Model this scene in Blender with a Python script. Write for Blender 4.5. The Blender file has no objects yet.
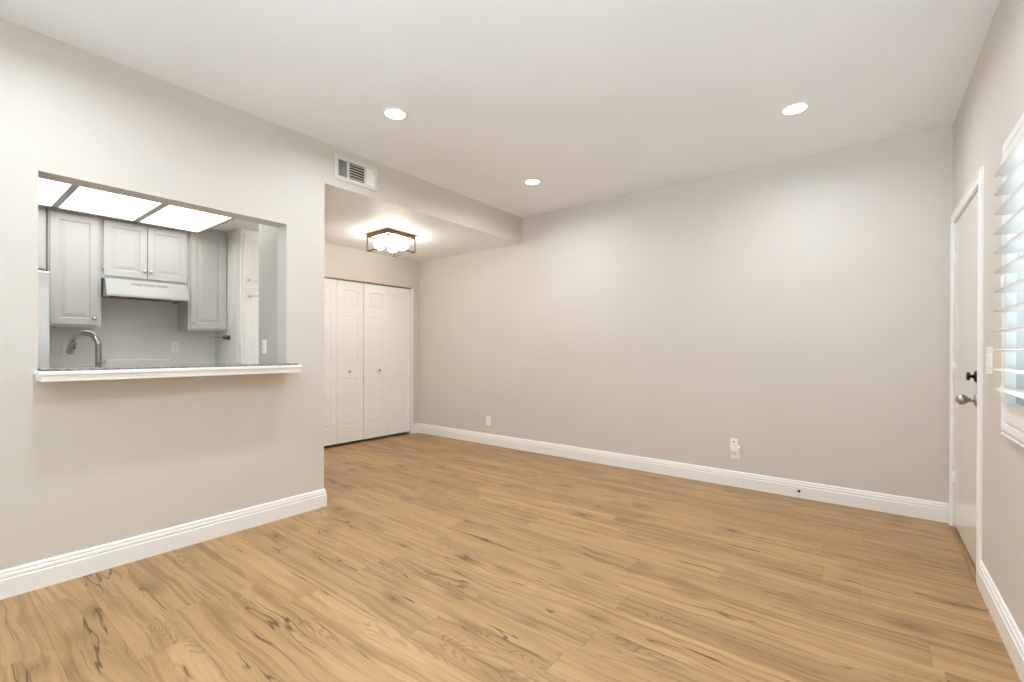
import bpy, bmesh, math, random
from mathutils import Vector, Matrix

random.seed(7)
sc = bpy.context.scene
COL = sc.collection
PI = math.pi

# ------------------------------------------------------------------ camera
yaw, pitch, roll = 0.6594, -0.0020, -0.0032
EYE = Vector((0, 0, 1.19))
r0 = Vector((math.cos(yaw), math.sin(yaw), 0))
f0 = Vector((-math.sin(yaw), math.cos(yaw), 0))
u0 = Vector((0, 0, 1))
f1 = f0 * math.cos(pitch) + u0 * math.sin(pitch)
u1 = -f0 * math.sin(pitch) + u0 * math.cos(pitch)
r2 = r0 * math.cos(roll) - u1 * math.sin(roll)
u2 = r0 * math.sin(roll) + u1 * math.cos(roll)
cam = bpy.data.cameras.new('camera')
co = bpy.data.objects.new('camera', cam)
COL.objects.link(co)
M = Matrix((( r2.x, u2.x, -f1.x, EYE.x), (r2.y, u2.y, -f1.y, EYE.y), (r2.z, u2.z, -f1.z, EYE.z), (0, 0, 0, 1)))
co.matrix_world = M
cam.sensor_width = 36
cam.lens = 460.0 / 1024 * 36
cam.shift_y = 9.18 / 1024
cam.clip_start = 0.02
sc.camera = co

# ------------------------------------------------------------------ world, exposure
SKY_L, SIDE_GLOW_L, REAR_GLOW_L = 0.88, 3.3, 28.0
w = bpy.data.worlds.new('daylight'); sc.world = w
w.use_nodes = True
bgn = w.node_tree.nodes['Background']
# overcast sky above the horizon; below it an added ground glow, stronger behind the viewer to light the ceiling
_t = w.node_tree
_tc = _t.nodes.new('ShaderNodeTexCoord'); _sx = _t.nodes.new('ShaderNodeSeparateXYZ')
_mr = _t.nodes.new('ShaderNodeMapRange'); _mr.inputs[1].default_value = -0.65; _mr.inputs[2].default_value = -0.03
_mr.inputs[3].default_value = REAR_GLOW_L; _mr.inputs[4].default_value = SKY_L
_t.links.new(_tc.outputs['Generated'], _sx.inputs[0]); _t.links.new(_sx.outputs[2], _mr.inputs[0])
_a = _t.nodes.new('ShaderNodeMath'); _a.operation = 'MULTIPLY_ADD'; _a.inputs[1].default_value = -1.3
_b = _t.nodes.new('ShaderNodeMath'); _b.operation = 'SUBTRACT'
_t.links.new(_sx.outputs[0], _a.inputs[0]); _a.inputs[2].default_value = 0.0
_t.links.new(_a.outputs[0], _b.inputs[0]); _t.links.new(_sx.outputs[1], _b.inputs[1])
_g = _t.nodes.new('ShaderNodeMapRange'); _g.inputs[1].default_value = 0.0; _g.inputs[2].default_value = 0.8
_g.inputs[3].default_value = SIDE_GLOW_L; _g.inputs[4].default_value = REAR_GLOW_L
_t.links.new(_b.outputs[0], _g.inputs[0]); _t.links.new(_g.outputs[0], _mr.inputs[3])
_t.links.new(_mr.outputs[0], bgn.inputs[1])
bgn.inputs[0].default_value = (0.72, 0.88, 1.0, 1)
sc.view_settings.view_transform = 'Standard'
sc.view_settings.look = 'None'
sc.view_settings.gamma = 1
sc.view_settings.use_curve_mapping = False
sc.view_settings.exposure = 0.42
sc.cycles.max_bounces = 14
sc.cycles.diffuse_bounces = 10
sc.cycles.glossy_bounces = 5
sc.cycles.transparent_max_bounces = 12
sc.cycles.sample_clamp_indirect = 6
sc.cycles.use_denoising = True
sc.cycles.caustics_reflective = False
sc.cycles.caustics_refractive = False

LAMP_W = 9.0          # each recessed lamp
def lamp(name, kind, loc, rot=(0, 0, 0), energy=10, color=(1, 1, 1), size=0.1, size_y=None, parent=None, spread=None):
    l = bpy.data.lights.new(name, kind)
    l.energy = energy; l.color = color
    if kind == 'AREA':
        if size_y:
            l.shape = 'RECTANGLE'; l.size = size; l.size_y = size_y
        else:
            l.shape = 'DISK'; l.size = size
        if spread: l.spread = spread
    elif kind == 'POINT':
        l.shadow_soft_size = size
    o = bpy.data.objects.new(name, l); COL.objects.link(o)
    o.location = loc; o.rotation_euler = rot
    if parent: o.parent = parent
    return o

# ------------------------------------------------------------------ room dimensions
XL = -3.248      # face of the wall with the opening
XR = 0.455       # right wall
YB = 4.366       # long back wall
XC = -5.066      # closet wall
ZC = 2.746       # ceiling
ZA = 2.44        # lower ceiling of alcove and kitchen
YF = -2.3        # wall behind the camera
TH = 0.137       # thickness of the wall with the opening
XK = -5.75       # far kitchen wall

# daylight portals in the two window openings (guide the sky light in)
for nm, loc, rot, sx, sy in (('window_portal', (XR + 0.14, 2.088, 1.448), (0, PI / 2, 0), 1.08, 1.17),
                             ('window_portal', (-0.875, YF - 0.12, 1.25), (-PI / 2, 0, 0), 2.45, 2.3)):
    o = lamp(nm, 'AREA', loc, rot, 1, (1, 1, 1), sx, sy)
    o.data.cycles.is_portal = True

# ------------------------------------------------------------------ materials
def mat(name, color=(0.8, 0.8, 0.8), rough=0.5, metal=0.0, spec=0.5, emit=None, estr=0.0, coat=0.0):
    m = bpy.data.materials.new(name); m.use_nodes = True
    b = m.node_tree.nodes['Principled BSDF']
    b.inputs['Base Color'].default_value = (*color, 1)
    b.inputs['Roughness'].default_value = rough
    b.inputs['Metallic'].default_value = metal
    b.inputs['Specular IOR Level'].default_value = spec
    b.inputs['Coat Weight'].default_value = coat
    if emit:
        b.inputs['Emission Color'].default_value = (*emit, 1)
        b.inputs['Emission Strength'].default_value = estr
    return m

class NT:
    """small helper for node graphs"""
    def __init__(s, m): s.t = m.node_tree; s.n = s.t.nodes; s.l = s.t.links
    def new(s, typ, **kw):
        x = s.n.new(typ)
        for k, v in kw.items(): setattr(x, k, v)
        return x
    def put(s, sock, v):
        if hasattr(v, 'is_output'): s.l.new(v, sock)
        elif v is not None: sock.default_value = v
    def math(s, op, a, b=None, c=None, clamp=False):
        x = s.new('ShaderNodeMath', operation=op, use_clamp=clamp)
        s.put(x.inputs[0], a)
        if b is not None: s.put(x.inputs[1], b)
        if c is not None: s.put(x.inputs[2], c)
        return x.outputs[0]
    def comb(s, a, b, c):
        x = s.new('ShaderNodeCombineXYZ')
        for i, v in enumerate((a, b, c)): s.put(x.inputs[i], v)
        return x.outputs[0]
    def noise(s, vec, scale=1, detail=4, rough=0.5, dist=0.0):
        x = s.new('ShaderNodeTexNoise')
        s.put(x.inputs['Vector'], vec); x.inputs['Scale'].default_value = scale
        x.inputs['Detail'].default_value = detail; x.inputs['Roughness'].default_value = rough
        x.inputs['Distortion'].default_value = dist
        return x.outputs[0]
    def ramp(s, f, lo, hi, a=0.0, b=1.0, smooth=True):
        x = s.new('ShaderNodeMapRange', interpolation_type='SMOOTHSTEP' if smooth else 'LINEAR')
        s.put(x.inputs[0], f)
        for i, v in enumerate((lo, hi, a, b)): s.put(x.inputs[i + 1], v)
        return x.outputs[0]
    def mix(s, f, a, b, mode='MIX'):
        x = s.new('ShaderNodeMix', data_type='RGBA', blend_type=mode)
        s.put(x.inputs[0], f)
        s.put(x.inputs[6], a if hasattr(a, 'is_output') else (*a, 1))
        s.put(x.inputs[7], b if hasattr(b, 'is_output') else (*b, 1))
        return x.outputs[2]

def paint(name, color, rough, bump=0.0, scale=160, spec=0.4):
    m = mat(name, color, rough, spec=spec)
    g = NT(m); b = g.n['Principled BSDF']
    tc = g.new('ShaderNodeTexCoord')
    if bump:
        n = g.noise(tc.outputs['Object'], scale, 3, 0.5)
        bp = g.new('ShaderNodeBump'); bp.inputs['Strength'].default_value = bump
        bp.inputs['Distance'].default_value = 0.002
        g.l.new(n, bp.inputs['Height']); g.l.new(bp.outputs[0], b.inputs['Normal'])
    v = g.noise(tc.outputs['Object'], 1.3, 2)
    f = g.ramp(v, 0.3, 0.7, 0.0, 1.0)
    g.put(b.inputs['Base Color'], g.mix(f, tuple(c * 0.985 for c in color), tuple(min(1, c * 1.015) for c in color)))
    return m

M_wall = paint('wall_paint', (0.650, 0.610, 0.558), 0.5, 0.12)
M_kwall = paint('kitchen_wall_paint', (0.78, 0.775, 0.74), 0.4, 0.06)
M_kret = paint('kitchen_shaded_paint', (0.52, 0.51, 0.47), 0.4, 0.06)  # kitchen paint darkened, puts the return wall's shade into its colour
M_ceil = paint('ceiling_paint', (0.88, 0.905, 0.93), 0.6, 0.10)
M_trim = paint('trim_paint', (0.88, 0.875, 0.86), 0.32)
M_door = paint('door_paint', (0.80, 0.775, 0.735), 0.13, spec=0.5)
M_closet = paint('closet_paint', (0.88, 0.89, 0.89), 0.38)
M_cab = paint('cabinet_paint', (0.56, 0.565, 0.555), 0.35)
M_shut = paint('shutter_paint', (0.88, 0.88, 0.87), 0.35)
M_app = mat('white_enamel', (0.84, 0.85, 0.85), 0.18)
M_plate = mat('switch_plastic', (0.91, 0.90, 0.87), 0.3)
M_slot = mat('dark_slot', (0.05, 0.05, 0.05), 0.6)
M_dark = mat('dark_gap', (0.02, 0.018, 0.016), 0.8)
M_black = mat('black_plastic', (0.03, 0.03, 0.03), 0.35)
M_steel = mat('brushed_steel', (0.62, 0.62, 0.62), 0.28, 1.0)
M_nickel = mat('satin_nickel', (0.42, 0.39, 0.35), 0.3, 1.0)
M_bronze = mat('dark_bronze', (0.07, 0.055, 0.045), 0.35, 0.9)
M_lens = mat('lamp_lens', (1, 1, 1), 0.5, emit=(1.0, 0.97, 0.92), estr=4.0)
M_panel = mat('light_panel', (0.9, 0.9, 0.9), 0.4, emit=(0.99, 0.99, 0.96), estr=2.6)
M_globe = mat('opal_globe', (1, 1, 1), 0.3, emit=(1.0, 0.945, 0.86), estr=34.0)
M_frame = mat('light_box_frame', (0.50, 0.49, 0.44), 0.5)
M_filter = mat('grease_filter', (0.10, 0.10, 0.10), 0.4, 0.6)
M_ventdark = mat('duct_dark', (0.03, 0.03, 0.025), 0.8)

def wood_simple(name, c1, c2, axis=0, rough=0.45):
    m = mat(name, c1, rough); g = NT(m); b = g.n['Principled BSDF']
    tc = g.new('ShaderNodeTexCoord'); mp = g.new('ShaderNodeMapping')
    s = [60, 60, 60]; s[axis] = 5
    mp.inputs['Scale'].default_value = s
    g.l.new(tc.outputs['Object'], mp.inputs[0])
    n = g.noise(mp.outputs[0], 1, 5, 0.6)
    g.put(b.inputs['Base Color'], g.mix(g.ramp(n, 0.35, 0.65), c1, c2))
    return m
M_oak = wood_simple('oak_threshold', (0.42, 0.27, 0.11), (0.27, 0.16, 0.06), 1)
M_fixwood = wood_simple('weathered_oak', (0.30, 0.17, 0.07), (0.16, 0.08, 0.035), 0)

def glass(name, tint=(1, 1, 1), refl=0.12):
    m = bpy.data.materials.new(name); m.use_nodes = True
    g = NT(m); g.n.clear()
    out = g.new('ShaderNodeOutputMaterial'); mx = g.new('ShaderNodeMixShader')
    tr = g.new('ShaderNodeBsdfTransparent'); tr.inputs[0].default_value = (*tint, 1)
    gl = g.new('ShaderNodeBsdfGlossy'); gl.inputs['Roughness'].default_value = 0.02
    lw = g.new('ShaderNodeLayerWeight'); lw.inputs[0].default_value = 0.5
    fc = g.math('ADD', g.math('MULTIPLY', g.math('POWER', lw.outputs['Facing'], 4.0), 0.6), 0.04)
    g.l.new(fc, mx.inputs[0]); g.l.new(tr.outputs[0], mx.inputs[1]); g.l.new(gl.outputs[0], mx.inputs[2])
    g.l.new(mx.outputs[0], out.inputs[0])
    return m
M_glass = glass('clear_glass', (0.97, 0.98, 0.98))

def granite():
    m = mat('grey_stone', (0.3, 0.3, 0.29), 0.08, spec=0.6); g = NT(m); b = g.n['Principled BSDF']
    tc = g.new('ShaderNodeTexCoord')
    n = g.noise(tc.outputs['Object'], 90, 6, 0.75)
    v = g.new('ShaderNodeTexVoronoi'); v.inputs['Scale'].default_value = 130
    g.l.new(tc.outputs['Object'], v.inputs[0])
    c = g.mix(g.ramp(n, 0.38, 0.62), (0.10, 0.10, 0.10), (0.42, 0.41, 0.39))
    c = g.mix(g.ramp(v.outputs[0], 0.1, 0.3, 0.6, 0.0), c, (0.05, 0.05, 0.05))
    g.put(b.inputs['Base Color'], c)
    return m
M_stone = granite()
M_counter = paint('bounce_worktop_paint', (0.72, 0.715, 0.70), 0.2)  # unseen worktops made pale to bounce light onto the kitchen wall
M_hood = mat('hood_enamel', (0.47, 0.485, 0.485), 0.25)
M_faucet = mat('dark_brushed_steel', (0.33, 0.32, 0.30), 0.26, 1.0)
M_cage = mat('aged_brass_frame', (0.035, 0.028, 0.022), 0.8, spec=0.1)
M_vent = paint('vent_paint', (0.73, 0.70, 0.655), 0.4)

def floor_mat():
    m = mat('oak_plank_floor', rough=0.42, spec=0.35); g = NT(m); b = g.n['Principled BSDF']
    tc = g.new('ShaderNodeTexCoord'); sp = g.new('ShaderNodeSeparateXYZ')
    g.l.new(tc.outputs['Object'], sp.inputs[0])
    X, Y = sp.outputs[0], sp.outputs[1]
    W, L = 0.182, 1.22
    yr = g.math('DIVIDE', g.math('ADD', Y, 0.035), W)
    row = g.math('FLOOR', yr); fy = g.math('FRACT', yr)
    wn = g.new('ShaderNodeTexWhiteNoise', noise_dimensions='1D'); g.put(wn.inputs['W'], row)
    xs = g.math('ADD', g.math('DIVIDE', X, L), g.math('MULTIPLY', wn.outputs[0], 7.31))
    ci = g.math('FLOOR', xs); fx = g.math('FRACT', xs)
    wn2 = g.new('ShaderNodeTexWhiteNoise', noise_dimensions='2D')
    g.put(wn2.inputs['Vector'], g.comb(row, ci, 0))
    pr = wn2.outputs[0]
    wn3 = g.new('ShaderNodeTexWhiteNoise', noise_dimensions='2D')
    g.put(wn3.inputs['Vector'], g.comb(g.math('ADD', row, 51.3), ci, 0))
    pr2 = wn3.outputs[0]
    dy = g.math('MULTIPLY', g.math('MINIMUM', fy, g.math('SUBTRACT', 1, fy)), W)
    dx = g.math('MULTIPLY', g.math('MINIMUM', fx, g.math('SUBTRACT', 1, fx)), L)
    seam = g.ramp(g.math('MINIMUM', dx, dy), 0.0006, 0.0022, 1.0, 0.0)
    ox = g.math('ADD', X, g.math('MULTIPLY', pr, 53)); oz = g.math('MULTIPLY', pr2, 29)
    # low frequency wander so the grain is not perfectly straight
    wob = g.noise(g.comb(g.math('MULTIPLY', ox, 2.2), g.math('MULTIPLY', Y, 3), oz), 1, 2)
    Yw = g.math('ADD', Y, g.math('MULTIPLY', g.math('SUBTRACT', wob, 0.5), 0.08))
    def st(kx, ky, detail, rough=0.5, add=0.0, dist=0.0):
        return g.noise(g.comb(g.math('MULTIPLY', ox, kx), g.math('MULTIPLY', Yw, ky), g.math('ADD', oz, add)), 1, detail, rough, dist)
    fine = st(4, 170, 5, 0.65)
    mid = st(1.1, 42, 5, 0.62, 3.1)
    broad = st(0.7, 15, 3, 0.5, 7.7)
    patch = st(1.7, 9, 3, 0.55, 41.7)
    # cathedral figure: contour lines of a stretched field
    fld = st(1.5, 9, 2, 0.4, 12.3)
    cath = g.ramp(g.math('SINE', g.math('MULTIPLY', fld, 170)), 0.0, 0.95)
    cmask = g.ramp(st(1.2, 6.5, 2, 0.5, 17.9), 0.50, 0.62)
    # cracks: thin dark slits that follow the grain
    cr = g.math('ABSOLUTE', g.math('SUBTRACT', st(0.95, 14, 2, 0.55, 21.7), 0.5))
    crack = g.ramp(cr, 0.003, 0.016, 1.0, 0.0)
    crmask = g.ramp(st(1.8, 11, 2, 0.5, 31.1), 0.53, 0.62)
    crack = g.math('MULTIPLY', crack, crmask)
    # knots
    vo = g.new('ShaderNodeTexVoronoi'); vo.inputs['Randomness'].default_value = 1.0
    g.put(vo.inputs['Vector'], g.comb(g.math('MULTIPLY', ox, 2.4), g.math('MULTIPLY', Yw, 5.0), oz)); vo.inputs['Scale'].default_value = 1
    jag = g.noise(g.comb(g.math('MULTIPLY', ox, 22), g.math('MULTIPLY', Yw, 70), oz), 1, 3, 0.6)
    vd = g.math('ADD', vo.outputs[0], g.math('MULTIPLY', g.math('SUBTRACT', jag, 0.5), 0.22))
    knot = g.ramp(vd, 0.02, 0.10, 1.0, 0.0)
    halo = g.ramp(vd, 0.08, 0.34, 1.0, 0.0)
    base = g.mix(g.ramp(broad, 0.3, 0.7), FL[0], FL[1])
    base = g.mix(g.math('MULTIPLY', g.ramp(patch, 0.48, 0.66), 0.36), base, FL[2])
    base = g.mix(g.math('MULTIPLY', g.ramp(mid, 0.46, 0.64), 0.72), base, FL[2])
    base = g.mix(g.math('MULTIPLY', g.ramp(fine, 0.45, 0.75), 0.40), base, FL[2])
    base = g.mix(g.math('MULTIPLY', g.math('MULTIPLY', cath, cmask), 0.40), base, FL[3])
    base = g.mix(g.math('MULTIPLY', halo, 0.45), base, FL[3])
    base = g.mix(g.math('MULTIPLY', crack, 0.85), base, FL[4])
    base = g.mix(g.math('MULTIPLY', knot, 0.75), base, FL[4])
    tone = g.ramp(pr, 0.0, 1.0, 0.92, 1.12, smooth=False)
    base = g.mix(1.0, base, g.comb(tone, tone, tone), 'MULTIPLY')
    base = g.mix(g.math('MULTIPLY', seam, 0.30), base, FL[4])
    g.put(b.inputs['Base Color'], base)
    bp = g.new('ShaderNodeBump'); bp.inputs['Strength'].default_value = 0.25; bp.inputs['Distance'].default_value = 0.001
    g.put(bp.inputs['Height'], g.math('SUBTRACT', g.math('MULTIPLY', fine, 0.4), seam))
    g.l.new(bp.outputs[0], b.inputs['Normal'])
    g.put(b.inputs['Roughness'], g.ramp(fine, 0.2, 0.8, 0.36, 0.50))
    return m
FL = [(0.405, 0.244, 0.110), (0.462, 0.288, 0.138), (0.255, 0.142, 0.055), (0.160, 0.086, 0.033), (0.088, 0.043, 0.016)]
M_floor = floor_mat()

# ------------------------------------------------------------------ mesh helpers
def NB(): return bmesh.new()

def box(bm, x0, x1, y0, y1, z0, z1, bev=0.0, seg=2):
    if x0 > x1: x0, x1 = x1, x0
    if y0 > y1: y0, y1 = y1, y0
    if z0 > z1: z0, z1 = z1, z0
    t = bmesh.new()
    vs = [t.verts.new((x, y, z)) for z in (z0, z1) for y in (y0, y1) for x in (x0, x1)]
    for f in ((0, 2, 3, 1), (4, 5, 7, 6), (0, 1, 5, 4), (2, 6, 7, 3), (0, 4, 6, 2), (1, 3, 7, 5)):
        t.faces.new([vs[i] for i in f])
    if bev:
        bmesh.ops.bevel(t, geom=t.edges[:], offset=bev, segments=seg, affect='EDGES', profile=0.5)
    join(bm, t)

def join(bm, t, mtx=None):
    mp = {}
    for v in t.verts: mp[v] = bm.verts.new(mtx @ v.co if mtx else v.co)
    for f in t.faces:
        nf = bm.faces.new([mp[v] for v in f.verts]); nf.smooth = f.smooth
    t.free()

def frame_of(d):
    d = Vector(d).normalized()
    a = Vector((0, 0, 1)) if abs(d.z) < 0.9 else Vector((1, 0, 0))
    s = d.cross(a).normalized()
    return s, d.cross(s).normalized()

def tube(bm, pts, rads, seg=16, cap=True):
    pts = [Vector(p) for p in pts]
    if not hasattr(rads, '__len__'): rads = [rads] * len(pts)
    s = None; rings = []
    for i, p in enumerate(pts):
        d = (pts[min(i + 1, len(pts) - 1)] - pts[max(i - 1, 0)]).normalized()
        if s is None: s, _ = frame_of(d)
        s = (s - d * s.dot(d)).normalized(); t = d.cross(s)
        rings.append([bm.verts.new(p + (s * math.cos(2 * PI * k / seg) + t * math.sin(2 * PI * k / seg)) * rads[i]) for k in range(seg)])
    for a, b in zip(rings, rings[1:]):
        for k in range(seg):
            f = bm.faces.new((a[k], a[(k + 1) % seg], b[(k + 1) % seg], b[k])); f.smooth = True
    if cap:
        bm.faces.new(rings[0][::-1]); bm.faces.new(rings[-1])

def lathe(bm, base, axis, prof, seg=28):
    """prof: (distance along axis, radius)"""
    base = Vector(base); d = Vector(axis).normalized(); s, t = frame_of(d)
    rings = []
    for h, r in prof:
        c = base + d * h
        rings.append([bm.verts.new(c + (s * math.cos(2 * PI * k / seg) + t * math.sin(2 * PI * k / seg)) * max(r, 1e-4)) for k in range(seg)])
    for a, b in zip(rings, rings[1:]):
        for k in range(seg):
            f = bm.faces.new((a[k], a[(k + 1) % seg], b[(k + 1) % seg], b[k])); f.smooth = True
    bm.faces.new(rings[0][::-1]); bm.faces.new(rings[-1])

def sweep(bm, prof, a, b, out, ma=0.0, mb=0.0):
    """straight moulding: prof = (offset along 'out', height); ma / mb lengthen the ends per unit of offset (mitres)"""
    a, b, out = Vector(a), Vector(b), Vector(out); d = (b - a).normalized()
    A = [bm.verts.new(a + out * o + Vector((0, 0, z)) - d * (o * ma)) for o, z in prof]
    B = [bm.verts.new(b + out * o + Vector((0, 0, z)) + d * (o * mb)) for o, z in prof]
    n = len(prof)
    for i in range(n):
        bm.faces.new((A[i], A[(i + 1) % n], B[(i + 1) % n], B[i]))
    bm.faces.new(A[::-1]); bm.faces.new(B)

def obj(name, bm, m, parent=None, base=None, sharp=35):
    bmesh.ops.recalc_face_normals(bm, faces=bm.faces)
    if parent is not None:
        off = Vector(parent['_base'])
    elif base is not None:
        off = Vector(base)
    else:
        xs = [v.co for v in bm.verts]
        lo = Vector([min(v[i] for v in xs) for i in range(3)]); hi = Vector([max(v[i] for v in xs) for i in range(3)])
        off = Vector(((lo.x + hi.x) / 2, (lo.y + hi.y) / 2, lo.z))
    me = bpy.data.meshes.new(name)
    gl = off
    for v in bm.verts: v.co -= gl
    bm.to_mesh(me); bm.free()
    me.materials.append(m)
    o = bpy.data.objects.new(name, me); COL.objects.link(o)
    if parent is not None:
        o.parent = parent
    else:
        o.location = off
    o['_base'] = tuple(off)
    return o

def tag(o, label, cat, group=None):
    o['label'] = label; o['category'] = cat
    if group: o['group'] = group
    return o
def structure(o, label=None, cat=None):
    o['kind'] = 'structure'
    if label: o['label'] = label
    if cat: o['category'] = cat
    return o
def root(name, loc, label=None, cat=None, group=None):
    o = bpy.data.objects.new(name, None); COL.objects.link(o)
    o.location = loc; o['_base'] = tuple(loc); o.empty_display_size = 0.1
    if label: tag(o, label, cat, group)
    return o
def copy_tree(o, parent=None):
    c = o.copy(); COL.objects.link(c)
    if parent: c.parent = parent
    for ch in list(o.children): copy_tree(ch, c)
    return c
Z0 = (0, 0, 0)

# ------------------------------------------------------------------ room shell
b = NB(); box(b, XK - 0.15, XR + 0.2, YF - 0.2, YB + 0.12, -0.12, 0)
structure(obj('floor', b, M_floor, base=Z0), 'light oak plank floor running across the whole room', 'floor')

b = NB(); box(b, XL, XR + 0.14, YF - 0.14, YB + 0.12, ZC, ZC + 0.12)
structure(obj('ceiling', b, M_ceil), 'smooth off-white high ceiling with recessed lamps', 'ceiling')
# lowered ceiling over kitchen and alcove: its front face is the soffit in the plane of the left wall
b = NB(); box(b, XK - 0.12, XL, YF - 0.14, YB + 0.12, ZA, ZC + 0.12)
o = obj('ceiling', b, M_wall)
o.data.materials.append(M_ceil)
for f_ in o.data.polygons:
    if f_.normal.z < -0.5: f_.material_index = 1
structure(o, 'lowered alcove ceiling and beige soffit holding the air vent', 'ceiling')

b = NB(); box(b, XK - 0.12, XR + 0.14, YB, YB + 0.12, 0, ZC)
structure(obj('wall_back', b, M_wall), 'long plain warm grey wall across the back', 'wall')

# left wall with pass-through opening (z 1.078 .. 2.066)
OY0, OY1, OZ0, OZ1, YE = 0.362, 1.592, 1.075, 2.066, 1.876
b = NB()
ys = [YF, OY0, OY1, YE]; zs = [0, OZ0, OZ1, ZA]
def wall_grid(bm, axis, p0, p1, us, vs, holes):
    """solid wall with rectangular holes, quads only; axis 0: plane x=const, us along y, vs along z; axis 1: plane y=const"""
    V = {}
    def P(p, u, v):
        k = (p, u, v)
        if k not in V: V[k] = bm.verts.new((p, u, v) if axis == 0 else (u, p, v))
        return V[k]
    nu, nv = len(us) - 1, len(vs) - 1
    solid = lambda i, j: 0 <= i < nu and 0 <= j < nv and (i, j) not in holes
    for i in range(nu):
        for j in range(nv):
            if not solid(i, j): continue
            a, c, d, e = us[i], us[i + 1], vs[j], vs[j + 1]
            for p in (p0, p1): bm.faces.new([P(p, a, d), P(p, c, d), P(p, c, e), P(p, a, e)])
            if not solid(i - 1, j): bm.faces.new([P(p0, a, d), P(p1, a, d), P(p1, a, e), P(p0, a, e)])
            if not solid(i + 1, j): bm.faces.new([P(p0, c, d), P(p1, c, d), P(p1, c, e), P(p0, c, e)])
            if not solid(i, j - 1): bm.faces.new([P(p0, a, d), P(p1, a, d), P(p1, c, d), P(p0, c, d)])
            if not solid(i, j + 1): bm.faces.new([P(p0, a, e), P(p1, a, e), P(p1, c, e), P(p0, c, e)])
wall_grid(b, 0, XL, XL - TH, ys, zs, {(1, 1)})
structure(obj('wall_left', b, M_wall), 'warm grey wall with the kitchen pass-through opening', 'wall')

# short return wall between kitchen and alcove
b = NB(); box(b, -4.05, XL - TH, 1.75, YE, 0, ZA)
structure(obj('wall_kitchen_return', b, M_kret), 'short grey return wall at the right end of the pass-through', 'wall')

# right wall with door and window holes
WY0, WY1, WZ0, WZ1 = 1.50, 2.675, 0.905, 1.990
DY0, DY1, DZ = 3.345, 4.262, 2.062
b = NB()
wall_grid(b, 0, XR, XR + 0.14, [YF, WY0, WY1, DY0, DY1, YB], [0, WZ0, WZ1, DZ, ZC], {(1, 1), (3, 0), (3, 1), (3, 2)})
structure(obj('wall_right', b, M_wall), 'warm grey right wall holding the entry door and shuttered window', 'wall')

# wall behind the camera with an unseen window added for daylight
PY0, PY1 = -2.1, 0.35
b = NB()
wall_grid(b, 1, YF, YF - 0.14, [XL, PY0, PY1, XR + 0.14], [0, 0.1, 2.4, ZC], {(1, 1)})
structure(obj('wall_front', b, M_wall), 'wall behind the viewer with the added unseen window', 'wall')

# closet wall
CY0, CY1, CZ = 2.72, 4.268, 2.045
b = NB()
wall_grid(b, 0, XC, XC - 0.10, [2.62, CY0, CY1, YB], [0, CZ, ZA], {(1, 0)})
structure(obj('wall_closet', b, M_wall), 'beige alcove wall around the closet doors', 'wall')
b = NB()
box(b, -5.60, -5.50, 2.62, YB, 0, ZA); 
structure(obj('wall_closet_back', b, M_wall), 'back of the closet behind the folding doors', 'wall')
b = NB(); box(b, XK, XC, 2.56, 2.62, 0, ZA)
structure(obj('wall_closet_side', b, M_wall), 'side of the closet next to the pantry', 'wall')
# kitchen walls
b = NB(); box(b, XK - 0.12, XK, YF, 2.62, 0, ZA)
structure(obj('wall_kitchen_back', b, M_kwall), 'grey kitchen wall behind range and cabinets', 'wall')
b = NB(); box(b, XK, -5.19, 2.025, 2.05, 0, ZA)
structure(obj('wall_kitchen_side', b, M_kwall), 'pale grey kitchen side wall beside the pantry', 'wall')
b = NB(); box(b, XK, XL - TH, -0.42, -0.32, 0, ZA)
structure(obj('wall_kitchen_left', b, M_kwall), 'grey wall at the left end of the kitchen', 'wall')

# ------------------------------------------------------------------ baseboards
BP = [(0, 0), (0.016, 0), (0.016, 0.088), (0.0125, 0.092), (0.0125, 0.096), (0.0145, 0.100), (0.0125, 0.112), (0.009, 0.114),
      (0.009, 0.118), (0.0105, 0.122), (0.006, 0.132), (0, 0.134)]
def baseboard(name, segs, label):
    b = NB()
    for s in segs: sweep(b, BP, *s)
    structure(obj(name, b, M_trim), label, 'baseboard')
baseboard('baseboard_back', [((XC, YB, 0), (XR, YB, 0), (0, -1, 0), -1, -1)], 'white moulded baseboard along the back wall')
baseboard('baseboard_left', [((XL, YF, 0), (XL, YE, 0), (1, 0, 0), -1, 1), ((XL, YE, 0), (-4.05, YE, 0), (0, 1, 0), 1, 0)], 'white moulded baseboard below the pass-through wall')
baseboard('baseboard_right', [((XR, YF, 0), (XR, 3.282, 0), (-1, 0, 0), -1, 0)], 'white moulded baseboard under the shuttered window')
baseboard('baseboard_closet', [((XC, CY1 + 0.004, 0), (XC, YB, 0), (1, 0, 0), 0, -1)], 'short piece of white baseboard right of the closet')

# ------------------------------------------------------------------ entry door (door_1)
d1 = root('door_1', (XR, 3.82, 0)); structure(d1, 'off-white flush entry door with nickel knob beside the corner', 'door')
b = NB(); box(b, 0.458, 0.500, 3.362, 4.243, 0.030, 2.046, 0.002)
leaf = obj('door_leaf', b, M_door, d1)
b = NB()
box(b, XR + 0.002, XR + 0.138, DY0, DY0 + 0.016, 0, DZ); box(b, XR + 0.002, XR + 0.138, DY1 - 0.016, DY1, 0, DZ)
box(b, XR + 0.002, XR + 0.138, DY0, DY1, DZ - 0.014, DZ)
box(b, 0.501, 0.515, DY0 + 0.016, DY0 + 0.028, 0, DZ - 0.01); box(b, 0.501, 0.515, DY1 - 0.028, DY1 - 0.016, 0, DZ - 0.01)
box(b, 0.501, 0.515, DY0 + 0.016, DY1 - 0.016, DZ - 0.026, DZ - 0.014)
obj('door_jamb', b, M_trim, d1)
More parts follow.
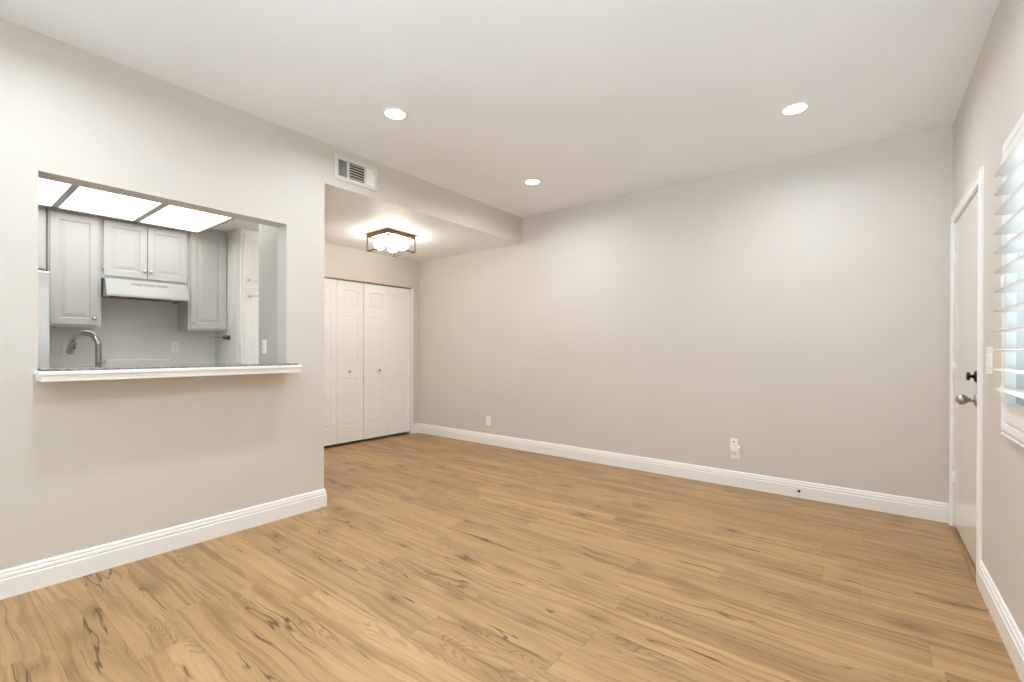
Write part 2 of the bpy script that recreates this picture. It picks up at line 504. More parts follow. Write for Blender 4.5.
# casing: stepped profile, mitred
def moulding(bm, prof, y0, y1, z0, z1, xw, closed=False):
    """mitred moulding round a rectangle in the right wall; prof = (distance out from the inner edge, projection into the room)"""
    if closed: cs = [(y0, z0, -1, -1), (y0, z1, -1, 1), (y1, z1, 1, 1), (y1, z0, 1, -1)]
    else: cs = [(y0, z0, -1, 0), (y0, z1, -1, 1), (y1, z1, 1, 1), (y1, z0, 1, 0)]
    R = [[bm.verts.new((xw - t, y + o * sy, z + o * sz)) for o, t in prof] for y, z, sy, sz in cs]
    n = len(prof)
    for k in range(len(R) if closed else len(R) - 1):
        A, B = R[k], R[(k + 1) % len(R)]
        for i in range(n): bm.faces.new((A[i], A[(i + 1) % n], B[(i + 1) % n], B[i]))
    if not closed:
        bm.faces.new(R[0]); bm.faces.new(R[-1][::-1])
b = NB(); moulding(b, [(0, 0), (0, 0.009), (0.004, 0.012), (0.042, 0.013), (0.045, 0.016), (0.054, 0.0165), (0.064, 0.012), (0.068, 0.009), (0.070, 0)], 3.352, 4.258, 0, 2.052, XR)
obj('door_casing', b, M_trim, d1)
# hinges
for z in (0.335, 1.068, 1.80):
    b = NB()
    tube(b, [(0.4535, 4.2465, z - 0.045), (0.4535, 4.2465, z + 0.045)], 0.0055, 10)
    box(b, 0.4565, 0.459, 4.225, 4.2455, z - 0.044, z + 0.044)
    for k in (-0.022, 0.0, 0.022): lathe(b, (0.4535, 4.2465, z + k - 0.0012), (0, 0, 1), [(0, 0.0062), (0.0024, 0.0062)], 10)
    h = obj('hinge', b, M_trim, d1)
    for k in (-0.03, 0, 0.03):
        b = NB(); lathe(b, (0.4567, 4.2345, z + k), (-1, 0, 0), [(0, 0.0045), (0.0015, 0.003)], 10); obj('screw', b, M_nickel, h)
KY = 3.472
b = NB(); lathe(b, (0.458, KY, 0.925), (-1, 0, 0), [(0, 0.033), (0.006, 0.032), (0.010, 0.022), (0.012, 0.016), (0.016, 0.0115), (0.024, 0.0105), (0.030, 0.013),
    (0.036, 0.019), (0.043, 0.0245), (0.052, 0.0280), (0.060, 0.0280), (0.069, 0.0245), (0.076, 0.018), (0.081, 0.010), (0.083, 0.002)])
obj('door_knob', b, M_nickel, d1)['label'] = 'egg-shaped satin nickel knob'
b = NB(); lathe(b, (0.458, KY, 1.052), (-1, 0, 0), [(0, 0.031), (0.006, 0.030), (0.010, 0.022), (0.011, 0.010), (0.026, 0.008)])
lathe(b, (0.433, KY, 1.052), (-1, 0, 0), [(0, 0.010), (0.002, 0.022), (0.013, 0.022), (0.015, 0.018)], 20)
obj('deadbolt', b, M_bronze, d1)['label'] = 'dark bronze deadbolt turn'
b = NB(); box(b, 0.4575, 0.4590, 3.364, 3.432, 0.89, 1.10)
obj('latch_plate', b, M_bronze, d1)
b = NB(); box(b, 0.437, 0.520, 3.345, 4.262, 0.0, 0.012, 0.003); 
tb = obj('threshold', b, M_oak, d1); tb['label'] = 'narrow oak strip under the door'
b = NB(); box(b, 0.466, 0.495, 3.362, 4.243, 0.012, 0.030); obj('gap_shade', b, M_dark, d1)  # dark strip stands in for the shade in the gap under the door

# ------------------------------------------------------------------ closet folding doors
def leaf_mesh(bm, xf, y0, y1, z0, z1, th, panels, d=0.0055, rim=0.022):
    """moulded panel slab facing +X; panels = list of (ya, yb, za, zb)"""
    yc = sorted({y0, y1} | {p[0] for p in panels} | {p[1] for p in panels})
    zc = sorted({z0, z1} | {p[2] for p in panels} | {p[3] for p in panels})
    V = {}
    def P(x, y, z):
        k = (round(x, 5), round(y, 5), round(z, 5))
        if k not in V: V[k] = bm.verts.new((x, y, z))
        return V[k]
    def quad(*q):
        bm.faces.new([P(*v) for v in q])
    for i in range(len(yc) - 1):
        for j in range(len(zc) - 1):
            a, c, e, f = yc[i], yc[i + 1], zc[j], zc[j + 1]
            if not any(abs(a - p[0]) < 1e-5 and abs(e - p[2]) < 1e-5 for p in panels):
                quad((xf, a, e), (xf, c, e), (xf, c, f), (xf, a, f)); continue
            rings = [(0, xf), (0.006, xf - d), (0.012, xf - d), (0.012 + rim, xf - d * 0.25), (0.012 + rim + 0.003, xf - d * 0.15)]
            for (o1, x1), (o2, x2) in zip(rings, rings[1:]):
                A = [(x1, a + o1, e + o1), (x1, c - o1, e + o1), (x1, c - o1, f - o1), (x1, a + o1, f - o1)]
                B = [(x2, a + o2, e + o2), (x2, c - o2, e + o2), (x2, c - o2, f - o2), (x2, a + o2, f - o2)]
                for k in range(4): quad(A[k], A[(k + 1) % 4], B[(k + 1) % 4], B[k])
            o2, x2 = rings[-1]
            quad((x2, a + o2, e + o2), (x2, c - o2, e + o2), (x2, c - o2, f - o2), (x2, a + o2, f - o2))
    xb = xf - th
    quad((xb, y0, z0), (xb, y1, z0), (xb, y1, z1), (xb, y0, z1))
    for a, c in zip(yc, yc[1:]):
        quad((xf, a, z0), (xf, c, z0), (xb, c, z0), (xb, a, z0)) if len(yc) == 2 else None
        quad((xf, a, z1), (xf, c, z1), (xb, c, z1), (xb, a, z1)) if len(yc) == 2 else None
    if len(yc) > 2:
        bm.faces.new([P(xf, y, z0) for y in yc] + [P(xb, y1, z0), P(xb, y0, z0)])
        bm.faces.new([P(xf, y, z1) for y in yc] + [P(xb, y1, z1), P(xb, y0, z1)])
        bm.faces.new([P(xf, y0, z) for z in zc] + [P(xb, y0, z1), P(xb, y0, z0)])
        bm.faces.new([P(xf, y1, z) for z in zc] + [P(xb, y1, z1), P(xb, y1, z0)])

def bifold(name, ya, ym, yb, xf, knob_y, label):
    r = root(name, (xf - 0.017, (ya + yb) / 2, 0)); structure(r, label, 'door')
    for a, c in ((ya, ym), (ym, yb)):
        b = NB(); i = 0.078
        leaf_mesh(b, xf, a + 0.0015, c - 0.0015, 0.034, 2.027, 0.034,
                  [(a + i, c - i, zz0, zz1) for zz0, zz1 in ((0.235, 0.825), (1.005, 1.600), (1.710, 1.915))])
        obj('door_leaf', b, M_closet, r)
    b = NB(); lathe(b, (xf, knob_y, 0.908), (1, 0, 0), [(0, 0.009), (0.003, 0.009), (0.005, 0.006), (0.014, 0.006), (0.018, 0.013), (0.026, 0.0145), (0.031, 0.010), (0.032, 0.002)], 20)
    obj('knob', b, M_nickel, r)
bifold('door_2', 2.728, 3.104, 3.478, XC - 0.030, 3.272, 'white panelled folding closet doors, left pair')
bifold('door_3', 3.482, 3.856, 4.230, XC - 0.024, 3.712, 'white panelled folding closet doors, right pair beside the corner')
b = NB()
box(b, XC - 0.10, XC + 0.001, CY1 - 0.030, CY1 + 0.0005, 0.0, CZ - 0.003, 0.002)
box(b, XC - 0.10, XC + 0.001, CY0, CY0 + 0.004, 0, CZ - 0.003)
structure(obj('trim_1', b, M_trim), 'white side jamb right of the closet doors', 'trim')
b = NB(); box(b, XC - 0.075, XC - 0.008, CY0 + 0.004, CY1 - 0.030, CZ - 0.012, CZ, 0)
structure(obj('trim_2', b, M_nickel), 'metal track above the closet doors', 'trim')

# ------------------------------------------------------------------ window in the right wall (window_1) and shutters
w1 = root('window_1', (XR + 0.1, 2.155, WZ0)); structure(w1, 'bright window behind the shutters', 'window')
b = NB()
for a, c, e, f in ((WY0, WY1, WZ0, WZ0 + 0.04), (WY0, WY1, WZ1 - 0.04, WZ1), (WY0, WY0 + 0.04, WZ0, WZ1), (WY1 - 0.04, WY1, WZ0, WZ1), (2.068, 2.108, WZ0, WZ1)):
    box(b, XR + 0.085, XR + 0.135, a, c, e, f, 0.003)
obj('window_frame', b, M_shut, w1)
b = NB(); box(b, XR + 0.108, XR + 0.112, WY0 + 0.04, WY1 - 0.04, WZ0 + 0.04, WZ1 - 0.04)
obj('pane', b, M_glass, w1)
# shutter
sh = root('plantation_shutter', (XR, 2.155, 0.835), 'white louvered window shutter on the right wall with open slats', 'window shutter')
FY0, FY1, FZ0, FZ1 = 1.448, 2.727, 0.858, 2.040
b = NB()
fw = 0.050
moulding(b, [(0, -0.02), (0, 0.020), (0.008, 0.020), (0.010, 0.024), (0.034, 0.026), (0.042, 0.024), (0.050, 0.016), (0.050, 0), (0.030, -0.0005), (0.030, -0.02)],
         FY0 + fw, FY1 - fw, FZ0 + fw, FZ1 - fw, XR, True)
box(b, XR - 0.024, XR, FY0 - 0.002, FY1 + 0.002, FZ0 - 0.010, FZ0 - 0.0005, 0.002)
obj('shutter_frame', b, M_shut, sh)
LZ = [1.038 + 0.0772 * k for k in range(12)]
def louver_panel(y0, y1):
    sx0, sx1 = XR - 0.028, XR + 0.002
    ws = 0.042
    for a, c in ((y0, y0 + ws), (y1 - ws, y1)):
        b = NB(); box(b, sx0, sx1, a, c, FZ0 + fw + 0.003, FZ1 - fw - 0.003, 0.002); obj('stile', b, M_shut, sh)
    b = NB(); box(b, sx0, sx1, y0 + ws, y1 - ws, FZ0 + fw + 0.003, 0.985, 0.002); obj('rail', b, M_shut, sh)
    b = NB(); box(b, sx0, sx1, y0 + ws, y1 - ws, 1.940, FZ1 - fw - 0.003, 0.002); obj('rail', b, M_shut, sh)
    for z in LZ:
        b = NB(); n = 20; rings = []
        for yy in (y0 + ws + 0.002, y1 - ws - 0.002):
            ring = []
            for k in range(n):
                t = 2 * PI * k / n
                px, pz = 0.0445 * math.cos(t), 0.0056 * math.sin(t) * (1.0 if abs(math.cos(t)) < 0.98 else 0.6)
                ca, sa = math.cos(LTILT), math.sin(LTILT)
                ring.append(b.verts.new((XR - 0.020 + px * ca - pz * sa, yy, z + px * sa + pz * ca)))
            rings.append(ring)
        for k in range(n):
            f = b.faces.new((rings[0][k], rings[0][(k + 1) % n], rings[1][(k + 1) % n], rings[1][k])); f.smooth = True
        b.faces.new(rings[0]); b.faces.new(rings[1][::-1])
        obj('louver', b, M_shut, sh)
LTILT = math.radians(0)
louver_panel(FY0 + fw + 0.003, 2.086)
louver_panel(2.089, FY1 - fw - 0.003)
for z in (1.02, 1.46, 1.92):
    b = NB(); box(b, XR - 0.0300, XR - 0.0275, 2.655, 2.690, z - 0.03, z + 0.03, 0.001); tube(b, [(XR - 0.031, 2.675, z - 0.03), (XR - 0.031, 2.675, z + 0.03)], 0.004, 8)
    obj('hinge', b, M_shut, sh)

# unseen window behind the camera, added and sized to light the room
w2 = root('added_window', (-1.4, YF - 0.07, 0.1)); structure(w2, 'wide unseen window added behind the viewer for daylight', 'window')
b = NB()
for a, c, e, f in ((PY0, PY1, 0.1, 0.16), (PY0, PY1, 2.34, 2.4), (PY0, PY0 + 0.06, 0.1, 2.4), (PY1 - 0.06, PY1, 0.1, 2.4), (-1.43, -1.37, 0.1, 2.4)):
    box(b, a, c, YF - 0.11, YF - 0.05, e, f, 0.003)
obj('window_frame', b, M_shut, w2)
b = NB(); box(b, PY0 + 0.06, PY1 - 0.06, YF - 0.082, YF - 0.078, 0.16, 2.34); obj('pane', b, M_glass, w2)

# ------------------------------------------------------------------ recessed lamps
def downlight():
    x, y = -2.480, 1.930
    r = root('recessed_ceiling_light', (x, y, ZC), 'round recessed ceiling light in front of the air vent, leftmost of the lamps', 'ceiling light', 'recessed lamps in the high ceiling')
    b = NB(); lathe(b, (x, y, ZC), (0, 0, -1), [(0, 0.085), (0.004, 0.084), (0.006, 0.078), (0.0055, 0.066), (0.002, 0.064)], 40); obj('trim_ring', b, M_trim, r)
    b = NB(); lathe(b, (x, y, ZC - 0.003), (0, 0, -1), [(0, 0.064), (0.002, 0.064), (0.0035, 0.058), (0.004, 0.03)], 40); obj('lens', b, M_lens, r)
    lamp('lamp_light', 'AREA', (0, 0, -0.012), (0, 0, 0), LAMP_W, (0.87, 0.94, 1.0), 0.12, parent=r, spread=math.radians(165))
    return r
dl = downlight()
for (x, y, lab) in ((-2.472, 3.49, 'round recessed ceiling light nearest the back corner, middle of the three lamps'),
                    (-0.380, 3.457, 'round recessed ceiling light nearest the entry door, rightmost of the lamps'),
                    (-0.380, 1.930, 'round recessed ceiling light above the window side'),
                    (-2.480, 0.35, 'unseen recessed ceiling light added above the pass-through'),  # from here on unseen lamps, added to light the room
                    (-0.380, 0.35, 'unseen recessed ceiling light added above the viewer'),
                    (-2.480, -1.2, 'unseen recessed ceiling light added behind the viewer on the left'),
                    (-0.380, -1.2, 'unseen recessed ceiling light added behind the viewer on the right')):
    c = copy_tree(dl); c.location = (x, y, ZC); c['label'] = lab

# ------------------------------------------------------------------ air vent on the soffit
VY0, VY1, VZ0, VZ1 = 1.955, 2.345, 2.500, 2.690
av = root('air_vent', (XL, 2.15, VZ0), 'white three-section air register on the soffit, dark slats in its middle', 'air vent')
b = NB()
sec = [(1.985, 2.064), (2.080, 2.219), (2.234, 2.313)]
iz0, iz1 = 2.532, 2.660
box(b, XL, XL + 0.010, VY0, sec[0][0], VZ0, VZ1, 0.002); box(b, XL, XL + 0.010, sec[2][1], VY1, VZ0, VZ1, 0.002)
box(b, XL, XL + 0.010, sec[0][0] - 0.003, sec[2][1] + 0.003, VZ0, iz0, 0.002); box(b, XL, XL + 0.010, sec[0][0] - 0.003, sec[2][1] + 0.003, iz1, VZ1, 0.002)
box(b, XL, XL + 0.010, sec[0][1], sec[1][0], iz0, iz1, 0.001); box(b, XL, XL + 0.010, sec[1][1], sec[2][0], iz0, iz1, 0.001)
obj('vent_frame', b, M_vent, av)
b = NB(); box(b, XL + 0.0004, XL + 0.0012, sec[0][0] - 0.002, sec[2][1] + 0.002, iz0 - 0.002, iz1 + 0.002); obj('duct_shade', b, M_ventdark, av)  # near-black sheet stands in for the unlit duct behind the slats
def slat(bm, c, along, tilt_dir, wdt=0.011):
    c = Vector(c); al = Vector(along); td = Vector(tilt_dir).normalized() * wdt / 2
    n = al.normalized().cross(td).normalized() * 0.0005
    vs = [bm.verts.new(c + s1 * al / 2 + s2 * td + s3 * n) for s3 in (-1, 1) for s1, s2 in ((-1, -1), (1, -1), (1, 1), (-1, 1))]
    for f in ((0, 1, 2, 3), (7, 6, 5, 4), (0, 4, 5, 1), (1, 5, 6, 2), (2, 6, 7, 3), (3, 7, 4, 0)): bm.faces.new([vs[i] for i in f])
xm = XL + 0.0060
for k in range(8):
    b = NB(); slat(b, (xm, sec[0][0] + 0.005 + k * 0.0098, (iz0 + iz1) / 2), (0, 0, iz1 - iz0), (0.8, -0.75, 0), 0.0095); obj('slat', b, M_plate, av)
for k in range(6):
    b = NB(); slat(b, (xm, (sec[1][0] + sec[1][1]) / 2, iz0 + 0.012 + k * 0.021), (0, sec[1][1] - sec[1][0], 0), (0.80, 0, 0.6), 0.0080); obj('slat', b, M_vent, av)
for k in range(8):
    b = NB(); slat(b, (xm, sec[2][0] + 0.005 + k * 0.0098, (iz0 + iz1) / 2), (0, 0, iz1 - iz0), (0.6, 0.9, 0), 0.0115); obj('slat', b, M_plate, av)
b = NB(); box(b, XL + 0.010, XL + 0.020, 2.322, 2.328, 2.60, 2.645, 0.001); obj('damper_lever', b, M_plate, av)

# ------------------------------------------------------------------ alcove ceiling fixture
fx, fy, fs = -4.128, 3.165, 0.184
cf = root('flush_ceiling_light', (fx, fy, ZA), 'square flush ceiling light with wooden top, open metal cage and white globes in the alcove', 'ceiling light')
b = NB(); box(b, fx - fs, fx + fs, fy - fs, fy + fs, ZA - 0.032, ZA, 0.002); obj('canopy', b, M_fixwood, cf)['label'] = 'weathered brown wooden top plate'
b = NB(); ZB = 2.248; q = 0.0045
for sx in (-1, 1):
    for sy in (-1, 1):
        cx_, cy_ = fx + sx * (fs - q), fy + sy * (fs - q)
        box(b, cx_ - q, cx_ + q, cy_ - q, cy_ + q, ZB, ZA - 0.032)
for s in (-1, 1):
    box(b, fx - fs, fx + fs, fy + s * (fs - q) - q, fy + s * (fs - q) + q, ZB, ZB + 2 * q)
    box(b, fx + s * (fs - q) - q, fx + s * (fs - q) + q, fy - fs, fy + fs, ZB, ZB + 2 * q)
    box(b, fx - fs, fx + fs, fy + s * (fs - q) - q, fy + s * (fs - q) + q, ZA - 0.041, ZA - 0.032)
    box(b, fx + s * (fs - q) - q, fx + s * (fs - q) + q, fy - fs, fy + fs, ZA - 0.041, ZA - 0.032)
obj('cage', b, M_cage, cf)
for sx in (-1, 1):
    for sy in (-1, 1):
        gx, gy, gz, R = fx + sx * 0.086, fy + sy * 0.086, 2.332, 0.062
        b = NB(); lathe(b, (gx, gy, ZA - 0.032), (0, 0, -1), [(0, 0.026), (0.010, 0.026), (0.012, 0.022), (0.020, 0.022)], 20); obj('lamp_holder', b, M_bronze, cf)
        b = NB(); bmesh.ops.create_uvsphere(b, u_segments=28, v_segments=18, radius=R, matrix=Matrix.Translation((gx, gy, gz)))
        for f in b.faces: f.smooth = True
        obj('globe', b, M_globe, cf)['label'] = 'lit white opal globe'

# ------------------------------------------------------------------ bar ledge of the pass-through
br = root('bar_ledge', (-3.2, 0.98, 1.025), 'bar ledge of the pass-through, thin grey stone top on white trim', 'bar counter')
b = NB()
box(b, XL + 0.001, -3.070, 0.352, 1.603, 1.027, 1.078, 0.004)
box(b, XL + 0.001, -3.062, 0.344, 1.611, 1.058, 1.078, 0.004)
obj('front_trim', b, M_trim, br)
b = NB(); box(b, -3.43, -3.080, 0.366, 1.588, 1.0785, 1.0895, 0.002); obj('stone_top', b, M_stone, br)

# ------------------------------------------------------------------ kitchen
XF = -5.44       # cabinet face plane
def cab_door(parent, y0, y1, z0, z1, xf, knob=None, hinge=None, m=None):
    b = NB(); leaf_mesh(b, xf + 0.019, y0, y1, z0, z1, 0.018, [(y0 + 0.052, y1 - 0.052, z0 + 0.055, z1 - 0.055)], d=0.008, rim=0.026)
    d = obj('door', b, m or M_cab, parent)
    if knob:
        b = NB(); lathe(b, (xf + 0.019, knob[0], knob[1]), (1, 0, 0), [(0, 0.008), (0.003, 0.007), (0.006, 0.0045), (0.012, 0.005), (0.015, 0.013), (0.021, 0.0155), (0.026, 0.012), (0.028, 0.003)], 18)
        obj('knob', b, M_steel, d)
    if hinge is not None:
        for hz in (z0 + 0.06, z1 - 0.06):
            b = NB(); tube(b, [(xf + 0.012, hinge, hz - 0.025), (xf + 0.012, hinge, hz + 0.025)], 0.004, 8); obj('hinge', b, M_steel, d)
def cab_body(parent, y0, y1, z0, z1, xf, xb=XK, m=None):
    b = NB(); box(b, xb, xf, y0, y1, z0, z1, 0.0015); obj('body', b, m or M_cab, parent)
def cabinet(name, y0, y1, z0, z1, label, cat='kitchen cabinet', xf=XF, xb=XK, group=None, m=None):
    r = root(name, ((xf + xb) / 2, (y0 + y1) / 2, z0), label, cat, group); cab_body(r, y0, y1, z0, z1, xf, xb, m); return r
CT = 2.437
G = 'white wall cabinets of the kitchen'
c = cabinet('wall_cabinet', -0.25, 0.655, 1.838, CT, 'white wall cabinet above the refrigerator', group=G)
cab_door(c, -0.235, 0.195, 1.850, 2.34, XF); cab_door(c, 0.205, 0.641, 1.850, 2.34, XF)
c = cabinet('wall_cabinet', 0.662, 1.003, 1.370, CT, 'tall white wall cabinet between refrigerator and range hood, one door', group=G)
cab_door(c, 0.676, 0.980, 1.392, 2.34, XF, (0.952, 1.452))
c = cabinet('wall_cabinet', 1.004, 1.668, 1.822, CT, 'short white two-door wall cabinet above the range hood', group=G)
cab_door(c, 1.018, 1.330, 1.846, 2.345, XF, (1.308, 1.915), 1.014); cab_door(c, 1.336, 1.652, 1.846, 2.345, XF, (1.358, 1.915), 1.656)
c = cabinet('wall_cabinet', 1.669, 2.024, 1.370, CT, 'white wall cabinet right of the range hood, one door', group=G)
cab_door(c, 1.690, 2.012, 1.392, 2.38, XF, (1.715, 1.452))
# pantry
PX = -5.15
c = cabinet('pantry_cabinet', 2.052, 2.555, 0.0, 2.436, 'tall white pantry cabinet at the right end of the kitchen, doors stacked', xf=PX, xb=-5.70, m=M_closet)
cab_door(c, 2.078, 2.54, 1.822, 2.385, PX, (2.112, 1.905), m=M_closet); cab_door(c, 2.078, 2.54, 0.12, 1.806, PX, (2.118, 1.738), m=M_closet)
# base cabinets and worktops
G = 'white base cabinets of the kitchen'
c = cabinet('base_cabinet', 0.662, 1.010, 0, 0.87, 'white base cabinet left of the range', xf=-5.17, group=G); cab_door(c, 0.68, 0.99, 0.12, 0.84, -5.17)
c = cabinet('base_cabinet', 1.650, 2.024, 0, 0.87, 'white base cabinet right of the range', xf=-5.17, group=G); cab_door(c, 1.67, 2.00, 0.12, 0.84, -5.17)
for a, e, lab in ((0.662, 1.012, 'left'), (1.648, 2.024, 'right')):
    b = NB(); box(b, XK, -5.14, a, e, 0.87, 0.905, 0.003); box(b, XK, XK + 0.02, a, e, 0.905, 1.00, 0.003)
    if lab == 'right': box(b, XK + 0.02, -5.2, 2.005, 2.024, 0.905, 1.00, 0.003)
    tag(obj('worktop', b, M_counter), 'unseen worktop, pale to bounce light, %s of the range' % lab, 'worktop')
b = NB(); box(b, -4.02, XL - TH - 0.002, -0.318, 1.748, 0, 0.87)
tag(obj('base_cabinet', b, M_cab), 'white base cabinet under the sink behind the pass-through', 'kitchen cabinet', G)
b = NB(); box(b, -4.05, XL - TH - 0.002, -0.318, 1.748, 0.87, 0.905, 0.003)
tag(obj('worktop', b, M_counter), 'unseen sink worktop, pale to bounce light, behind the pass-through', 'worktop')

# range
rg = root('kitchen_range', (-5.45, 1.33, 0), 'white kitchen range below the hood, only its backguard showing', 'stove')
b = NB(); box(b, -5.72, -5.14, 1.024, 1.636, 0.0, 0.905, 0.006); obj('body', b, M_app, rg)
b = NB(); box(b, -5.735, -5.665, 1.074, 1.583, 0.905, 1.080, 0.008); obj('backguard', b, M_app, rg)
b = NB(); box(b, -5.66, -5.16, 1.04, 1.62, 0.905, 0.914, 0.003); obj('cooktop', b, M_black, rg)
b = NB(); tube(b, [(-5.11, 1.08, 0.74), (-5.11, 1.58, 0.74)], 0.012, 12); box(b, -5.14, -5.11, 1.10, 1.12, 0.73, 0.75); box(b, -5.14, -5.11, 1.54, 1.56, 0.73, 0.75); obj('handle', b, M_app, rg)
# hood
hd = root('range_hood', (-5.5, 1.33, 1.65), 'white under-cabinet range hood with three small grilles', 'range hood')
b = NB()
hy0, hy1 = 1.018, 1.640
prof = [(XK + 0.002, 1.818), (-5.40, 1.818), (-5.365, 1.800), (-5.315, 1.672), (-5.315, 1.655), (-5.332, 1.655), (-5.345, 1.672), (XK + 0.002, 1.672)]
A = [b.verts.new((x, hy0, z)) for x, z in prof]; B = [b.verts.new((x, hy1, z)) for x, z in prof]
for i in range(len(prof)): b.faces.new((A[i], A[(i + 1) % len(prof)], B[(i + 1) % len(prof)], B[i]))
b.faces.new(A); b.faces.new(B[::-1])
for a in (hy0, hy1 - 0.012): box(b, XK + 0.002, -5.318, a, a + 0.012, 1.655, 1.673)
obj('shell', b, M_hood, hd)
# grilles lie on the sloping front
p0, p1 = Vector((-5.365, 0, 1.800)), Vector((-5.315, 0, 1.672))
dn = (p1 - p0).normalized(); nn = Vector((-dn.z, 0, dn.x)); nn = nn if nn.x > 0 else -nn
for k in range(3):
    b = NB(); y = 1.196 + k * 0.096
    for r_ in range(3):
        c0 = p0 + dn * (0.012 + r_ * 0.008)
        vs = [b.verts.new(Vector((0, yy, 0)) + c0 + dn * dd + nn * nnn) for nnn in (0.0003, 0.0015) for yy, dd in ((y, 0), (y + 0.086, 0), (y + 0.086, 0.0055), (y, 0.0055))]
        for f in ((0, 1, 2, 3), (7, 6, 5, 4), (0, 4, 5, 1), (1, 5, 6, 2), (2, 6, 7, 3), (3, 7, 4, 0)): b.faces.new([vs[i] for i in f])
    obj('grille', b, mat('grille_grey', (0.30, 0.30, 0.29), 0.5) if k == 0 else bpy.data.materials['grille_grey'], hd)
b = NB(); box(b, -5.66, -5.36, 1.10, 1.50, 1.660, 1.672, 0.002); obj('filter', b, M_filter, hd)

# refrigerator
fr = root('refrigerator', (-5.38, 0.2, 0), 'stainless steel refrigerator at the left edge of the pass-through', 'refrigerator')
b = NB(); box(b, XK + 0.02, -5.06, -0.245, 0.620, 0.02, 1.765, 0.008); obj('body', b, mat('fridge_side', (0.25, 0.25, 0.26), 0.4), fr)
M_fr = mat('fridge_steel', (0.90, 0.91, 0.93), 0.30, 1.0)
b = NB(); box(b, -5.055, -5.000, -0.245, 0.622, 0.70, 1.780, 0.008); dd_ = obj('door', b, M_fr, fr)
b = NB(); box(b, -5.055, -5.000, -0.245, 0.622, 0.06, 0.69, 0.008); d2_ = obj('door', b, M_fr, fr)
b = NB(); tube(b, [(-4.995, -0.18, 0.85), (-4.955, -0.18, 0.87), (-4.955, -0.18, 1.55), (-4.995, -0.18, 1.57)], 0.011, 10); obj('handle', b, M_steel, dd_)
b = NB(); tube(b, [(-4.995, -0.15, 0.64), (-4.955, -0.13, 0.64), (-4.955, 0.5, 0.64), (-4.995, 0.52, 0.64)], 0.011, 10); obj('handle', b, M_steel, d2_)

# faucet
fb = Vector((-3.60, 0.652, 0.905))
ft = root('kitchen_faucet', fb, 'brushed steel pull-down gooseneck faucet behind the bar ledge', 'faucet')
left = Vector((-math.cos(yaw), -math.sin(yaw), 0))
b = NB(); lathe(b, fb, (0, 0, 1), [(0, 0.028), (0.006, 0.028), (0.010, 0.022), (0.05, 0.0205), (0.10, 0.0195), (0.105, 0.0165)], 24); obj('base', b, M_faucet, ft)
R = 0.078; zc = 1.200
pts = [fb + Vector((0, 0, 0.10)), fb + Vector((0, 0, 0.2))]
for k in range(0, 25):
    t = PI * k / 24 * 0.93
    c = fb + left * R; c.z = zc
    pts.append(c + (-left) * (R * math.cos(t)) + Vector((0, 0, R * math.sin(t))))
b = NB(); tube(b, pts, 0.0155, 20); obj('spout', b, M_faucet, ft)
e = pts[-1]; dv = (pts[-1] - pts[-2]).normalized()
b = NB(); lathe(b, e - dv * 0.004, dv, [(0, 0.0165), (0.004, 0.0175), (0.040, 0.0185), (0.066, 0.0185), (0.070, 0.016)], 24); obj('spray_head', b, M_faucet, ft)
b = NB(); lathe(b, e + dv * 0.03 - left * 0.017, -left, [(0, 0.006), (0.006, 0.005)], 12); obj('button', b, M_black, ft)
b = NB(); tube(b, [fb + Vector((0, 0, 0.07)), fb + Vector((0.045, 0.0, 0.075)), fb + Vector((0.09, 0, 0.10))], [0.010, 0.008, 0.006], 12); obj('lever', b, M_faucet, ft)

# small bar on the side wall
tw = root('wall_hook', (-5.37, 2.025, 1.30), 'small black wall-mounted holder with a thin rod right of the cabinets', 'wall holder')
b = NB(); lathe(b, (-5.37, 2.025, 1.305), (0, -1, 0), [(0, 0.026), (0.004, 0.026), (0.006, 0.022), (0.055, 0.022), (0.058, 0.018)], 20); obj('mount', b, M_black, tw)
b = NB(); tube(b, [(-5.37, 1.968, 1.305), (-5.37, 1.84, 1.305)], 0.006, 10); obj('rod', b, M_nickel, tw)

# luminous ceiling box
KL = root('luminous_ceiling_panel', (-4.66, 0.9, 2.35), 'large glowing fluorescent light box in the kitchen ceiling with grey dividers', 'ceiling light')
x0, x1 = -5.345, -4.05
div = [(0.165, 0.190), (0.667, 0.711), (1.198, 1.246), (1.712, 1.742)]
b = NB()
for a, e_ in div: box(b, x0, x1, a, e_, 2.350, 2.438, 0.002)
box(b, x0, x0 + 0.03, div[0][0], div[-1][1], 2.350, 2.438, 0.002); box(b, x1 - 0.03, x1, div[0][0], div[-1][1], 2.350, 2.438, 0.002)
obj('frame', b, M_frame, KL)
for i in range(3):
    b = NB(); box(b, x0 + 0.03, x1 - 0.03, div[i][1], div[i + 1][0], 2.356, 2.362); obj('diffuser', b, M_panel, KL)

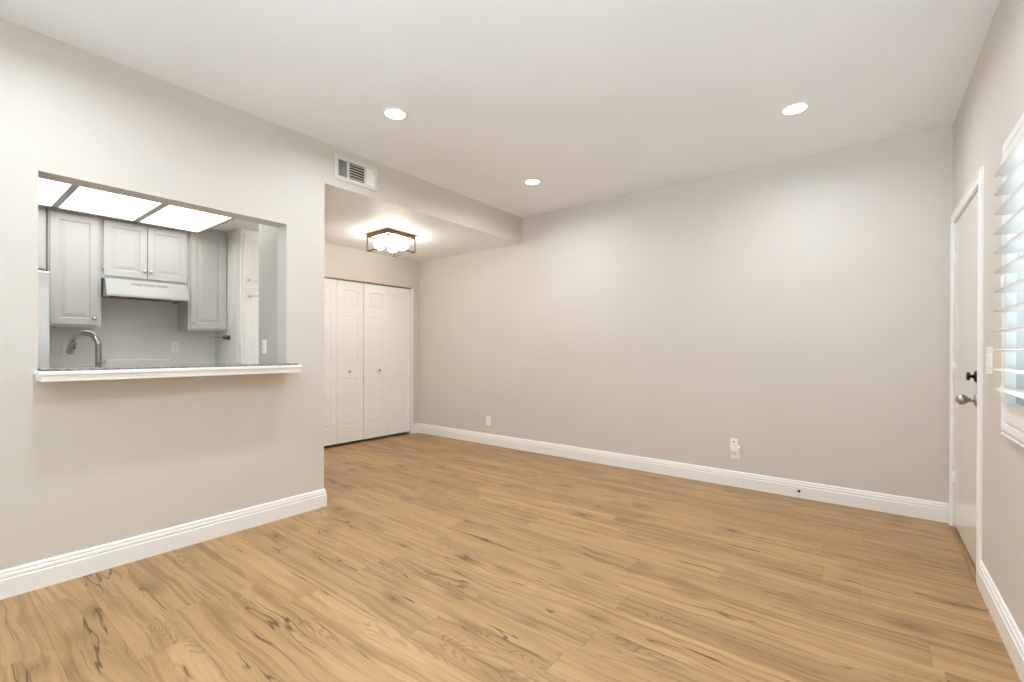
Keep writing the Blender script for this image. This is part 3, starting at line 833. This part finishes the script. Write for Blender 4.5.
# ------------------------------------------------------------------ electrical plates
def outlet(name, pos, nrm, label, kind='duplex', group=None, wd=0.070, ht=0.115):
    """pos centre on the wall; nrm in ('+x','-x','-y')"""
    r = root(name, pos, label, 'wall plate' if kind != 'duplex' else 'electrical outlet', group)
    P = Vector(pos)
    if nrm == '-y': rot = Matrix.Identity(4)
    elif nrm == '+x': rot = Matrix.Rotation(PI / 2, 4, 'Z')
    else: rot = Matrix.Rotation(-PI / 2, 4, 'Z')
    T = Matrix.Translation(P) @ rot
    def put(nm, tb, m, par):
        bb = NB(); join(bb, tb, T); return obj(nm, bb, m, par)
    t = NB(); box(t, -wd / 2, wd / 2, -0.006, 0, -ht / 2, ht / 2, 0.0025); pl = put('plate', t, M_plate, r)
    if kind == 'duplex':
        for s in (-1, 1):
            t = NB(); box(t, -0.0165, 0.0165, -0.0085, -0.005, s * 0.0195 - 0.014, s * 0.0195 + 0.014, 0.002); sk = put('socket', t, M_plate, r)
            t = NB()
            box(t, -0.0075, -0.0052, -0.0090, -0.0083, s * 0.0195 - 0.001, s * 0.0195 + 0.008); box(t, 0.0052, 0.0075, -0.0090, -0.0083, s * 0.0195 - 0.001, s * 0.0195 + 0.008)
            box(t, -0.002, 0.002, -0.0090, -0.0083, s * 0.0195 - 0.009, s * 0.0195 - 0.005)
            put('slot', t, M_slot, sk)
    elif kind == 'decora':
        t = NB(); box(t, -0.0165, 0.0165, -0.0085, -0.005, -0.033, 0.033, 0.0015); sk = put('socket', t, M_plate, r)
        for s in (-1, 1):
            t = NB(); box(t, -0.0075, -0.0045, -0.0092, -0.0083, s * 0.018 - 0.004, s * 0.018 + 0.006); box(t, 0.0045, 0.0075, -0.0092, -0.0083, s * 0.018 - 0.004, s * 0.018 + 0.006)
            put('slot', t, M_slot, sk)
    elif kind == 'switch':
        for s in (-1, 1):
            t = NB(); box(t, s * 0.023 - 0.0165, s * 0.023 + 0.0165, -0.0100, -0.005, -0.033, 0.033, 0.002); put('rocker', t, M_plate, r)
    return r, T
outlet('outlet', (-3.752, YB, 0.295), '-y', 'small white wall plate low on the back wall near the closet', 'blank')
_, T = outlet('outlet', (-0.915, YB, 0.300), '-y', 'white outlet low on the back wall, right of its middle, behind the plug-in box', 'duplex')
pg = root('plug_in_device', (-0.917, YB - 0.009, 0.30), 'small white plug-in box with a dark dot on the back wall outlet', 'plug-in device')
b = NB(); box(b, -0.950, -0.886, YB - 0.038, YB - 0.0092, 0.310, 0.418, 0.006); obj('housing', b, M_plate, pg)
b = NB(); lathe(b, (-0.886, YB - 0.024, 0.345), (1, 0, 0), [(0, 0.016), (0.010, 0.015), (0.013, 0.010)], 18); obj('dial', b, M_plate, pg)
b = NB(); lathe(b, (-0.921, YB - 0.038, 0.396), (0, -1, 0), [(0, 0.0065), (0.002, 0.006)], 16); obj('sensor', b, M_slot, pg)['label'] = 'dark round sensor'
outlet('outlet', (XK, 0.832, 1.188), '+x', 'white outlet behind the faucet on the kitchen wall', 'duplex')
outlet('outlet', (XK, 1.647, 1.200), '+x', 'white outlet on the kitchen wall below and right of the hood', 'duplex')
outlet('outlet', (-3.935, 1.75, 1.205), '-y', 'white outlet on the grey return wall right of the pantry', 'decora')
outlet('light_switch', (XR, 3.095, 1.144), '-x', 'white double light switch between entry door and shutter', 'switch', wd=0.116, ht=0.128)
ck = root('cable_jack', (-0.439, YB - 0.016, 0.054), 'small black cable jack set in the back baseboard', 'cable jack')
b = NB(); lathe(b, (-0.439, YB - 0.016, 0.054), (0, -1, 0), [(0, 0.011), (0.003, 0.010), (0.004, 0.006), (0.012, 0.005)], 18); obj('socket', b, M_bronze, ck)

# ------------------------------------------------------------------ tidy up helper properties
for o in bpy.data.objects:
    if '_base' in o: del o['_base']
